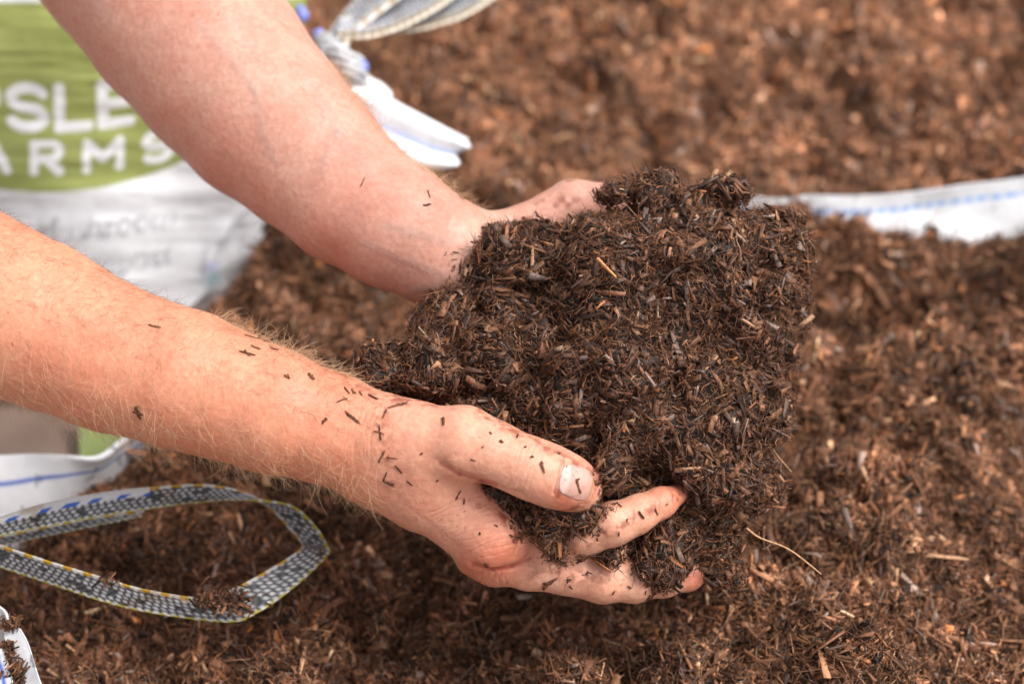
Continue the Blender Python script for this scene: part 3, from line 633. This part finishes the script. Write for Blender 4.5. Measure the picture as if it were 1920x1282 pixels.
def sheet(name, A, B, par, colfn=None, nu=200, nv=40, th=.0018, wob=.0015, mt=None, seed=90, roll=0.004, crease=0):
    """fabric between edge A and edge B (world points), a real sheet with thickness and rolled hem at A"""
    a = spline(A, nu); b_ = spline(B, nu); t = np.linspace(0, 1, nv)[None, :, None]
    V_ = a[:, None]*(1-t)+b_[:, None]*t
    du = np.gradient(V_, axis=0); dv = np.gradient(V_, axis=1); nn = norm(np.cross(du, dv))
    V_ = V_+nn*(wob*(noise(V_, .03, seed)+.5*noise(V_*[1, 1, .4], .012, seed+1)))[..., None]
    V_ = V_+nn*(crease*np.cos(t[..., 0]*2*math.pi*1.7+noise(V_, .05, 99)))[..., None]
    hem = np.exp(-(t[..., 0]/.10)**2)*roll*.3
    top = V_+nn*(th/2+hem)[..., None]; bot = V_-nn*(th/2+hem)[..., None]
    nV = nu*nv; F1 = grid_faces(nu, nv); F2 = F1[:, ::-1]+nV
    ring = [i*nv for i in range(nu)]+[(nu-1)*nv+j for j in range(1, nv)]+[i*nv+nv-1 for i in range(nu-2, -1, -1)]+[j for j in range(nv-2, 0, -1)]
    r2 = ring[1:]+ring[:1]; F3 = np.array([[p_, q_+0, q_+nV, p_+nV] for p_, q_ in zip(ring, r2)])
    VV = np.concatenate([top.reshape(-1, 3), bot.reshape(-1, 3)])
    if colfn:
        s_, t_ = np.meshgrid(np.linspace(0, 1, nu), np.linspace(0, 1, nv), indexing='ij'); c = colfn(s_, t_, V_).reshape(-1, 3); c = np.concatenate([c, c])
    else: c = np.tile([.74, .75, .78], (len(VV), 1))
    o = link(name, mesh(name, VV, np.concatenate([F1, F2, F3]), c), mt or M_print)
    return child(o, par)
WHITE = np.array([.80, .81, .84])
def dirty(s_, t_, V_, amt=1.0, line=None, lcol=(.06, .14, .55), dash=0, lw=.03):
    c = np.tile(WHITE, s_.shape+(1,))*(1+.05*noise(V_, .01, 95)[..., None])
    if line is not None:
        lm = np.exp(-((t_-line)/lw)**2)
        if dash: lm = lm*(.45+.55*(np.sin(s_*dash) > -.3))
        c = c*(1-lm[..., None])+np.array(lcol)*lm[..., None]
    g = sm(noise(V_*[1.6, 1, .7], .0045, 96)+.5*noise(V_, .02, 97), .62, .8)*amt
    return c*(1-.8*g[..., None])
# left rim of the near bag
zr = .0
A = [G(px, py, z) for px, py, z in ((-260, 868, -.012), (-120, 856, -.012), (0, 851, -.012), (80, 850, -.012), (150, 853, -.014), (200, 842, -.016), (245, 815, -.02), (300, 775, -.026), (350, 720, -.034))]
B = [G(px, py, z) for px, py, z in ((-260, 1120, -.048), (-120, 1110, -.048), (0, 1090, -.048), (80, 1040, -.05), (150, 980, -.052), (210, 930, -.054), (270, 890, -.056), (330, 850, -.06), (400, 780, -.07))]
sheet('left_rim', A, B, near_bag, lambda s, t, V_: dirty(s, t, V_, .55, .24, lw=.022), nu=320, nv=90, wob=.003, roll=.003)
# a thread of compost and loose flakes stuck on it comes from the fill
# rear rim of the near bag, right of the heap
A = [G(px, py, .006) for px, py in RIM]
B = [np.array([q[0], q[1]-.022, -.045]) for q in A]
sheet('rear_rim', A, B, near_bag, lambda s, t, V_: dirty(s, t, V_, .25, .16+.12*s*0, (.22, .42, .80), 190, .03), nu=260, nv=70, wob=.003, roll=.004)
# torn corner bottom left
cr_ = dict(th=.0010, roll=0, wob=.0025)
A = [G(px, py, .012) for px, py in ((-90, 1085), (-40, 1112), (0, 1134), (12, 1146), (14, 1160))]
B = [G(px, py, -.012) for px, py in ((-90, 1230), (-60, 1225), (-20, 1205), (-4, 1196), (4, 1188))]
sheet('front_corner', A, B, near_bag, lambda s, t, V_: dirty(s, t, V_, .4), nu=80, nv=60, **cr_)
A = [G(px, py, .008) for px, py in ((36, 1177), (48, 1200), (60, 1230), (85, 1288), (108, 1340))]
B = [G(px, py, .002) for px, py in ((10, 1186), (13, 1202), (21, 1232), (38, 1270), (52, 1340))]
sheet('front_corner', A, B, near_bag, lambda s, t, V_: dirty(s, t, V_, .7), nu=120, nv=50, **cr_)
A = [G(px, py, .004) for px, py in ((4, 1215), (12, 1240), (22, 1265), (34, 1320))]
B = [G(px, py, -.004) for px, py in ((-60, 1225), (-56, 1250), (-50, 1280), (-40, 1330))]
sheet('front_corner', A, B, near_bag, lambda s, t, V_: dirty(s, t, V_, .3, .2, (.06, .14, .6), 0, .06), nu=80, nv=30, **cr_)
# ---- printed bag: text rasterised once into the fabric's print
def raster(txt, size, x, y, W_, H_, img, bold=.0, sx=1.0, space=1.0):
    cu = bpy.data.curves.new('t', 'FONT'); cu.body = txt; cu.size = size; cu.offset = bold; cu.space_character = space; cu.resolution_u = 4
    o = bpy.data.objects.new('t', cu); C.collection.objects.link(o); dg = bpy.context.evaluated_depsgraph_get()
    me = bpy.data.meshes.new_from_object(o.evaluated_get(dg)); me.calc_loop_triangles()
    co = np.array([v.co[:2] for v in me.vertices]); co[:, 0] = x+co[:, 0]*sx; co[:, 1] = y-co[:, 1]
    for t in me.loop_triangles:
        a, b_, c = (co[i] for i in t.vertices); x0, x1 = int(max(min(a[0], b_[0], c[0]), 0)), int(min(max(a[0], b_[0], c[0])+2, W_)); y0, y1 = int(max(min(a[1], b_[1], c[1]), 0)), int(min(max(a[1], b_[1], c[1])+2, H_))
        if x1 <= x0 or y1 <= y0: continue
        X, Y = np.meshgrid(np.arange(x0, x1)+.5, np.arange(y0, y1)+.5)
        e = lambda p_, q_: (q_[0]-p_[0])*(Y-p_[1])-(q_[1]-p_[1])*(X-p_[0])
        m1, m2, m3 = e(a, b_), e(b_, c), e(c, a); ins = ((m1 >= 0) & (m2 >= 0) & (m3 >= 0)) | ((m1 <= 0) & (m2 <= 0) & (m3 <= 0))
        img[y0:y1, x0:x1] |= ins
    bpy.data.objects.remove(o); bpy.data.curves.remove(cu); bpy.data.meshes.remove(me)
OX = 300                                    # print canvas, shifted so that it starts left of the frame
IW, IH = 1100, 900
white = np.zeros((IH, IW), bool); grey = np.zeros((IH, IW), bool)
yy, xx = np.mgrid[0:IH, 0:IW].astype(float)
def stroke(pts, hw):
    for (x0_, y0_), (x1_, y1_) in zip(pts[:-1], pts[1:]):
        lo_x, hi_x = int(max(min(x0_, x1_)-hw-2, 0)), int(max(x0_, x1_)+hw+3); lo_y, hi_y = int(max(min(y0_, y1_)-hw-2, 0)), int(max(y0_, y1_)+hw+3)
        if hi_x <= lo_x: continue
        X_, Y_ = xx[lo_y:hi_y, lo_x:hi_x], yy[lo_y:hi_y, lo_x:hi_x]
        white[lo_y:hi_y, lo_x:hi_x] |= seg(X_, Y_, (x0_, y0_), (x1_+1e-6, y1_)) < hw
def arc_(cx, cy, rx, ry, a0, a1): return [(cx+rx*math.cos(math.radians(t_)), cy-ry*math.sin(math.radians(t_))) for t_ in np.linspace(a0, a1, 16)]
def letter(ch, x, y0, w_, h_, hw):       # x = left edge, y0 = cap line, drawn inside its box
    l, r_, t_, b_ = OX+x+hw, OX+x+w_-hw, y0+hw, y0+h_-hw; m_ = (t_+b_)/2; cx = (l+r_)/2; rx = (r_-l)/2
    if ch == 'P': stroke([(l, b_), (l, t_), (r_-rx*.5, t_)]+arc_(r_-rx*.6, t_+(m_+6-t_)/2, rx*.6, (m_+6-t_)/2, 90, -90)+[(l, m_+6)], hw)
    if ch == 'S': stroke(arc_(cx, t_+(m_-t_)/2, rx, (m_-t_)/2, 25, 262)+arc_(cx, m_+(b_-m_)/2, rx, (b_-m_)/2, 84, -155), hw)
    if ch == 'L': stroke([(l, t_), (l, b_), (r_, b_)], hw)
    if ch == 'E': stroke([(r_, t_), (l, t_), (l, b_), (r_, b_)], hw); stroke([(l, m_), (r_-4, m_)], hw)
    if ch == 'F': stroke([(r_, t_), (l, t_), (l, b_)], hw); stroke([(l, m_), (r_-4, m_)], hw)
    if ch == 'Y': stroke([(l, t_), (cx, m_), (r_, t_)], hw); stroke([(cx, m_), (cx, b_)], hw)
    if ch == 'A': stroke([(l, b_), (cx, t_), (r_, b_)], hw); stroke([(l+rx*.45, m_+(b_-m_)*.35), (r_-rx*.45, m_+(b_-m_)*.35)], hw*.8)
    if ch == 'R': stroke([(l, b_), (l, t_), (r_-rx*.5, t_)]+arc_(r_-rx*.6, t_+(m_+2-t_)/2, rx*.6, (m_+2-t_)/2, 90, -90)+[(l, m_+2)], hw); stroke([(cx, m_+2), (r_, b_)], hw)
    if ch == 'M': stroke([(l, b_), (l, t_), (cx, m_+6), (r_, t_), (r_, b_)], hw)
for ch_, x_, w_ in (('A', -184, 92), ('P', -84, 86), ('S', 10, 82), ('L', 100, 74), ('E', 180, 72), ('Y', 258, 88)): letter(ch_, x_, 155, w_, 94, 10)
for ch_, x_, w_ in (('F', -142, 56), ('A', -50, 74), ('R', 56, 64), ('M', 153, 78), ('S', 264, 60)): letter(ch_, x_, 263, w_, 66, 8)
raster('Mushroom', 64, OX+66, 452, IW, IH, grey, .9, .92)
raster('Compost', 64, OX+98, 522, IW, IH, grey, .9, .92)
def blurm(a, n=2):
    a = a.astype(np.float32)
    for _ in range(n):
        a = (np.roll(a, 1, 0)+np.roll(a, -1, 0)+a)/3; a = (np.roll(a, 1, 1)+np.roll(a, -1, 1)+a)/3
    return a
white = blurm(white, 1); grey = blurm(grey, 2)
base = G(100, 760, -.12); lean = math.radians(28)
pn = np.array([0, -math.cos(lean), math.sin(lean)])
nx, ny = 330, 330
ypx = np.linspace(-260, 738, ny)
xr = np.interp(ypx, [-260, 0, 200, 400, 415, 450, 510, 560, 590, 640, 790], [590, 574, 556, 507, 503, 496, 472, 432, 396, 350, 300])
tt = np.linspace(0, 1, nx)
PX = -330+(xr[None, :]+330)*tt[:, None]; PY = np.tile(ypx, (nx, 1))
ray = c2w(np.stack([(PX-960)*S, (641-PY)*S, np.ones_like(PX)], -1))-CAM
k = ((base-CAM)@pn)/(ray@pn); FP = CAM+ray*k[..., None]
# wrinkles (mostly level folds), edge rolling back
edge = np.clip((xr[None, :]-PX)/110, 0, 1)
fold = .0022*noise(np.stack([PX*.12, PY*.0+0, PY]/np.float64(1), -1)*[1, 1, 1], 34, 81)+.0006*noise(np.stack([PX*.2, PY*0, PY], -1), 11, 82)+.005*noise(np.stack([PX, PY*0, PY], -1), 120, 83)
vert = .006*np.exp(-((PX-xr[None, :]+70+18*np.sin(PY*.03))/16)**2)+.004*noise(np.stack([PX, PY*0, PY*.5], -1), 28, 84)*sm(PX-xr[None, :], -130, -60)
FP = FP+pn*(fold+vert*sm(PY, 380, 440))[..., None]+np.array([0, .012, 0])*((1-edge)**2.2)[..., None]
cpx, cpy = PX, PY+.00052*(PX-90)**2*np.sign(1)*1.0
warp = 2.5*noise(np.stack([PX*.15, PY*0, PY], -1), 22, 81)
iy = np.clip((cpy+warp).astype(int), 0, IH-1); ix = np.clip((cpx+OX+2*noise(np.stack([PX, PY*0, PY], -1), 20, 85)).astype(int), 0, IW-1)
gx_ = np.clip((PX+OX+7*noise(np.stack([PX*.3, PY*0, PY], -1), 9, 201)).astype(int), 0, IW-1); gy_ = np.clip((cpy+warp+5*noise(np.stack([PX, PY*0, PY*.3], -1), 26, 202)).astype(int), 0, IH-1)
tw = white[iy, ix]*(cpy+warp > 1); tg = grey[gy_, gx_]*(.6+.5*noise(np.stack([PX, PY*0, PY], -1), 14, 203))*(cpy+warp > 1)
ell = ((PX-90)/505)**2+((cpy-176)/(184))**2
# flat-topped emblem
gm = (sm(1.02-ell, -.0, .03))*sm(PY, 2, 8)
gcol = np.array([.31, .35, .10])*(1+.10*noise(np.stack([PX*.3, PY*0, PY], -1), 40, 86)[..., None])
colp = np.tile(WHITE, (nx, ny, 1)); colp = colp*(1-gm[..., None])+gcol*gm[..., None]
colp = colp*(1-tw[..., None])+WHITE*tw[..., None]; colp = colp*(1-.75*tg[..., None])+np.array([.2, .2, .22])*.75*tg[..., None]
for bx, by, rr, cc_ in ((398, 500, 10, (.35, .38, .8)), (398, 527, 14, (.35, .72, .85))):
    g_ = np.exp(-(((PX-bx)/rr)**2+((PY-by)/(rr*1.0))**2))*.7; colp = colp*(1-g_[..., None])+np.array(cc_)*g_[..., None]
back = FP+np.array([0, .26, 0])+np.array([-.22, 0, 0])*(tt**2)[:, None, None]; nV = nx*ny
F1 = grid_faces(nx, ny)[:, ::-1]; ring = [i*ny for i in range(nx)]+[(nx-1)*ny+j for j in range(1, ny)]+[i*ny+ny-1 for i in range(nx-2, -1, -1)]+[j for j in range(ny-2, 0, -1)]
F3 = np.array([[p_, q_, q_+nV, p_+nV] for p_, q_ in zip(ring, ring[1:]+ring[:1])])
o = link('printed_panel', mesh('printed_panel', np.concatenate([FP.reshape(-1, 3), back.reshape(-1, 3)]), np.concatenate([F1, F1[:, ::-1]+nV, F3]), np.concatenate([colp.reshape(-1, 3), np.tile(WHITE, (nV, 1))])), M_print)
child(o, back_bag)
A = [G(px, py, -.11) for px, py in ((150, 770), (200, 775), (260, 780))]; B = [G(px, py, -.118) for px, py in ((150, 860), (200, 862), (260, 864))]
sheet('base_flap', A, B, back_bag, lambda s, t, V_: np.tile([.36, .45, .16], s.shape+(1,)), nu=40, nv=30)
# ---- webbing straps
def webbing(name, A, B, par, nu=1300, nv=40, th=.0022, blue=(0, 0), scale=1.0, pale=0.0, cream=False):
    a = spline(A, nu); b_ = spline(B, nu); t = np.linspace(0, 1, nv)[None, :, None]; V_ = a[:, None]*(1-t)+b_[:, None]*t
    du = np.gradient(V_, axis=0); dv = np.gradient(V_, axis=1); nn = norm(np.cross(du, dv))
    flip = np.sign(np.sum(nn*(CAM-V_), -1)).mean(); nn = nn*np.where(flip == 0, 1, flip)
    mid = .5*(a+b_); arc = np.concatenate([[0], np.cumsum(np.linalg.norm(np.diff(mid, axis=0), axis=1))])[:, None]
    tv = t[..., 0]*np.ones((nu, 1)); rows = 6; rr = tv*rows; ri = np.floor(rr); fr = rr-ri
    per = .0034*scale
    ph = arc/per+ri*.37+.25*noise(np.stack([arc+0*ri, ri*.01, 0*ri+0*arc], -1), .012, 191); fp = ph-np.floor(ph)
    bead = np.exp(-(((fp-.5)/.31)**4))*np.exp(-(((fr-.5)/.37)**4))
    bead = bead*(hsh(np.floor(ph).astype(np.int64), ri.astype(np.int64), ri.astype(np.int64)*0, 5) > -.75)
    bv = .85+.15*hsh(np.floor(ph).astype(np.int64), ri.astype(np.int64), ri.astype(np.int64)*0, 15)
    c = (np.array([.085, .09, .10])*(1+.5*np.sin(arc/.0006+tv*30))[..., None])*(1-bead[..., None])+(np.array([.80, .80, .82])*bv[..., None])*bead[..., None]
    c = c*(1-pale)+np.array([.45, .46, .52])*pale
    dirt = sm(noise(V_, .012, 193)+.5*noise(V_, .003, 194), .25, .9); 
    e0 = (tv < .07); e1 = (tv > .9)
    yel = np.array([.50, .44, .05]); wh = np.array([.75, .74, .7]); ora = np.array([.62, .36, .04])
    if cream: yel, ora = np.array([.60, .50, .36]), np.array([.62, .52, .40])
    d0 = (np.sin(arc/per*2*math.pi*.6) > .55)*np.ones((1, nv)) > 0; d1 = (np.sin(arc/.0016) > -.2)*np.ones((1, nv)) > 0
    c = np.where(e0[..., None], np.where(d0[..., None], wh, yel), c)
    c = np.where(e1[..., None], np.where(d1[..., None], wh, ora), c)
    if blue[1] > blue[0]:
        s_ = np.linspace(0, 1, nu)[:, None]; on = (s_ > blue[0]) & (s_ < blue[1]); z = on & (tv > .62)
        bl = (np.sin(arc/.0020-tv*9+1.5*noise(np.stack([arc+0*tv, tv*.01, 0*tv+0*arc], -1), .006, 192)) > .25)*np.ones((1, nv)) > 0
        c = np.where(z[..., None], np.where((bl & (tv < .8))[..., None], np.array([.06, .17, .62]), np.array([.78, .78, .8])), c)
    c = c*(1-.45*dirt[..., None]*np.array([.6, .8, 1]))
    hgt = bead*.0006+(e0 | e1)*.0006
    top = V_+nn*(th/2+hgt*1.3)[..., None]; bot = V_-nn*(th/2+hgt*1.3)[..., None]; nV = nu*nv; F1 = grid_faces(nu, nv)
    ring = [i*nv for i in range(nu)]+[(nu-1)*nv+j for j in range(1, nv)]+[i*nv+nv-1 for i in range(nu-2, -1, -1)]+[j for j in range(nv-2, 0, -1)]
    F3 = np.array([[p_, q_, q_+nV, p_+nV] for p_, q_ in zip(ring, ring[1:]+ring[:1])])
    o = link(name, mesh(name, np.concatenate([top.reshape(-1, 3), bot.reshape(-1, 3)]), np.concatenate([F1, F1[:, ::-1]+nV, F3]), np.concatenate([c.reshape(-1, 3)]*2)), M_web)
    return child(o, par)
Apx = [(-200, 1050), (-60, 1018), (0, 1003), (100, 984), (200, 965), (300, 950), (380, 940), (450, 937), (540, 946), (588, 983), (614, 1024), (612, 1044), (545, 1106), (480, 1150), (430, 1165), (300, 1150), (200, 1128), (100, 1095), (0, 1062), (-60, 1045), (-200, 1010)]
Bpx = [(-200, 1010), (-60, 982), (0, 967), (100, 940), (200, 922), (300, 912), (380, 908), (450, 920), (505, 950), (536, 982), (563, 1016), (556, 1034), (470, 1086), (415, 1110), (370, 1120), (270, 1105), (190, 1082), (100, 1055), (0, 1022), (-60, 1000), (-200, 960)]
zA = [.014, .012, .012, .010, .008, .006, .006, .008, .010, .004, .0, -.002, -.006, -.010, -.012, -.010, -.006, -.002, .0, .004, .01]
zB = [.026, .024, .024, .022, .020, .018, .016, .012, -.004, -.010, -.012, .004, .002, .0, -.0, .004, .008, .012, .014, .018, .02]
# the strap loops out over the fill: widths differ as it turns
webbing('lifting_strap', [G(*p_, z+.004) for p_, z in zip(Apx, zA)], [G(*p_, z+.004) for p_, z in zip(Bpx, zB)], near_bag, nu=2200, blue=(0, .24))
webbing('lifting_strap', [G(px, py, .0) for px, py in ((-200, 1070), (-60, 1036), (0, 1020), (90, 1001), (180, 981), (262, 960))], [G(px, py, .004) for px, py in ((-200, 1052), (-60, 1019), (0, 1004), (100, 983), (190, 965), (270, 952))], near_bag, nu=600)
# straps of the printed bag, top centre
webbing('lifting_strap', [P(600, 110, 1.10), P(618, 70, 1.12), P(650, 25, 1.13), P(700, -30, 1.14), P(760, -80, 1.15)], [P(655, 120, 1.09), P(650, 80, 1.09), P(680, 45, 1.10), P(745, -5, 1.11), P(810, -60, 1.13)], back_bag, nu=400, pale=.45, cream=True)
webbing('lifting_strap', [P(632, 66, 1.09), P(690, 66, 1.09), P(755, 47, 1.10), P(830, 6, 1.12), P(900, -50, 1.15)], [P(640, 40, 1.11), P(690, 26, 1.13), P(740, 2, 1.15), P(790, -30, 1.17), P(850, -80, 1.2)], back_bag, nu=400, pale=.6, cream=True)
webbing('lifting_strap', [P(690, 58, 1.12), P(765, 56, 1.12), P(820, 44, 1.13), P(880, 22, 1.14), P(960, -30, 1.16)], [P(740, 30, 1.14), P(780, 22, 1.15), P(830, 0, 1.16), P(880, -20, 1.18), P(940, -60, 1.2)], back_bag, nu=400, pale=.35, cream=True)
# knot, gathered cloth and rolled hem
fb = Field(cc(520, 360, 1.1)*[1, 1, 0]+[0, 0, 1.0], cc(920, 40, 1.1)*[1, 1, 0]+[0, 0, 1.2], .0016)
fb.chain([(608, 78, 1.10, 20), (625, 108, 1.09, 30), (655, 150, 1.088, 32)], .006)
fb.chain([(600, 120, 1.085, 16), (640, 104, 1.075, 18), (668, 112, 1.08, 14)], .004)
fb.chain([(612, 150, 1.085, 18), (655, 132, 1.072, 17), (680, 138, 1.08, 12)], .004)
fb.chain([(655, 160, 1.09, 30), (700, 172, 1.09, 22), (722, 182, 1.09, 14)], .006)
fb.chain([(650, 175, 1.10, 38), (690, 205, 1.10, 32)], .006)
for q0, q1, r_ in (((668, 165), (700, 178), 7), ((672, 190), (706, 200), 4)):
    h_, ok_ = fb.hit(np.array([q0[0], q1[0]]), np.array([q0[1], q1[1]]), 1.0, 1.2)
    fb.cone(h_[0], h_[1], r_*S*1.07, r_*S*1.07, .003, carve=True)
fb.displace(lambda p: .001*noise(p, .012, 88)+.0011*np.sin(p[:, 1]*1500+p[:, 0]*500)*(p[:, 0] < cc(690, 100, 1.09)[0]))
vb, fcb = fb.mesh(); pxb, pyb = pxof(vb)
colb = np.tile(WHITE, (len(vb), 1)); kn = sm(-pyb, -185, -150)*(pxb < 690)
colb = colb*(1-(.3+.25*(np.sin(vb[:, 1]*1500+vb[:, 0]*500) < -.2))[:, None]*kn[:, None]); g_ = np.exp(-((seg(pxb, pyb, (700, 205), (790, 250)))/5)**2)*.35; colb = colb*(1-g_[:, None])+np.array([.4, .5, .8])*g_[:, None]
child(link('gathered_hem', mesh('gathered_hem', c2w(vb), fcb, colb), M_print), back_bag)
A = [P(665, 152, 1.085), P(700, 163, 1.085), P(760, 197, 1.085), P(820, 230, 1.088), P(858, 250, 1.09), P(876, 260, 1.095)]
B = [P(600, 235, 1.075), P(660, 262, 1.075), P(720, 292, 1.078), P(780, 316, 1.08), P(820, 318, 1.083), P(842, 312, 1.088)]
sheet('gathered_hem', A, B, back_bag, lambda s, t, V_: dirty(s, t, V_, .1, .52, (.40, .50, .80), 0, .05), nu=120, nv=60, th=.002, wob=.003, roll=.005, crease=.0035)
m, nt, b = mat('blue_thread'); b.inputs['Base Color'].default_value = (.22, .26, .68, 1); b.inputs['Roughness'].default_value = .5; M_blue = m
def tab(pts, r):
    f_ = Field(c_lo, c_hi, .0014); f_.chain(pts, .004); v_, q_ = f_.mesh(); return child(link('cord_tail', mesh('cord_tail', c2w(v_), q_), M_blue), back_bag)
for pts in ([(562, 16, 1.11, 8), (568, 30, 1.11, 10), (560, 45, 1.11, 6)], [(598, 66, 1.10, 13), (606, 85, 1.10, 12), (610, 104, 1.10, 7)], [(672, 112, 1.08, 8), (680, 126, 1.08, 10), (682, 134, 1.08, 6)]):
    c_lo = cc(min(q[0] for q in pts)-40, max(q[1] for q in pts)+40, 1.1)*[1, 1, 0]+[0, 0, 1.04]; c_hi = cc(max(q[0] for q in pts)+40, min(q[1] for q in pts)-40, 1.1)*[1, 1, 0]+[0, 0, 1.15]
    tab(pts, 0)
# ================================================================== GROUND
m, nt, b = mat('yard_ground')
geo = N(nt, 'ShaderNodeNewGeometry'); n1 = N(nt, 'ShaderNodeTexNoise'); n1.inputs['Scale'].default_value = 12; n1.inputs['Detail'].default_value = 8
nt.links.new(geo.outputs['Position'], n1.inputs['Vector']); cr = N(nt, 'ShaderNodeValToRGB'); cr.color_ramp.elements[0].color = (.20, .13, .10, 1); cr.color_ramp.elements[1].color = (.34, .24, .19, 1)
cr.color_ramp.elements[0].position = .35; cr.color_ramp.elements[1].position = .65
nt.links.new(n1.outputs['Fac'], cr.inputs['Fac']); nt.links.new(cr.outputs['Color'], b.inputs['Base Color']); b.inputs['Roughness'].default_value = .9; bump(nt, b, n1.outputs['Fac'], .6, .01)
gx = np.linspace(-30, 30, 61); X, Y = np.meshgrid(gx, gx, indexing='ij')
gr = link('ground', mesh('ground', np.stack([X, Y, np.full_like(X, -.125)], -1).reshape(-1, 3), grid_faces(61, 61)), m); tag(gr, kind='structure')
# ================================================================== LIGHT, CAMERA
SUN_EL, SUN_AZ = math.radians(58), math.radians(105)       # azimuth from +y towards +x: soft light from the right
w = bpy.data.worlds.new('World'); C.world = w; w.use_nodes = True; nt = w.node_tree; bg = nt.nodes['Background']
sky = N(nt, 'ShaderNodeTexSky', sky_type='NISHITA'); sky.sun_disc = False; sky.sun_elevation = SUN_EL; sky.sun_rotation = SUN_AZ; sky.dust_density = 4; sky.ozone_density = 1; sky.air_density = 1
hs = N(nt, 'ShaderNodeHueSaturation'); hs.inputs['Saturation'].default_value = .22; nt.links.new(sky.outputs['Color'], hs.inputs['Color']); nt.links.new(hs.outputs['Color'], bg.inputs['Color'])
bg.inputs['Strength'].default_value = .095
sl = bpy.data.lights.new('sun', 'SUN'); sl.energy = 1.5; sl.angle = math.radians(30); sl.color = (1, .955, .9); so = bpy.data.objects.new('sun', sl); C.collection.objects.link(so)
dirv = Vector((math.sin(SUN_AZ)*math.cos(SUN_EL), math.cos(SUN_AZ)*math.cos(SUN_EL), math.sin(SUN_EL))); so.rotation_euler = dirv.to_track_quat('Z', 'Y').to_euler()
cd = bpy.data.cameras.new('camera'); cd.lens = 70; cd.sensor_width = 36; cd.clip_start = .01; cd.clip_end = 100; co = bpy.data.objects.new('camera', cd); C.collection.objects.link(co)
co.location = Vector(CAM); co.rotation_euler = (math.pi/2-PITCH, 0, 0); C.camera = co
cd.dof.use_dof = True; cd.dof.focus_distance = .842; cd.dof.aperture_fstop = 5.2; cd.dof.aperture_blades = 9
vs = C.view_settings; vs.view_transform = 'Standard'; vs.look = 'None'; vs.exposure = 1.04; vs.gamma = 1; vs.use_curve_mapping = False
C.cycles.use_denoising = True
C.cycles.max_bounces = 6
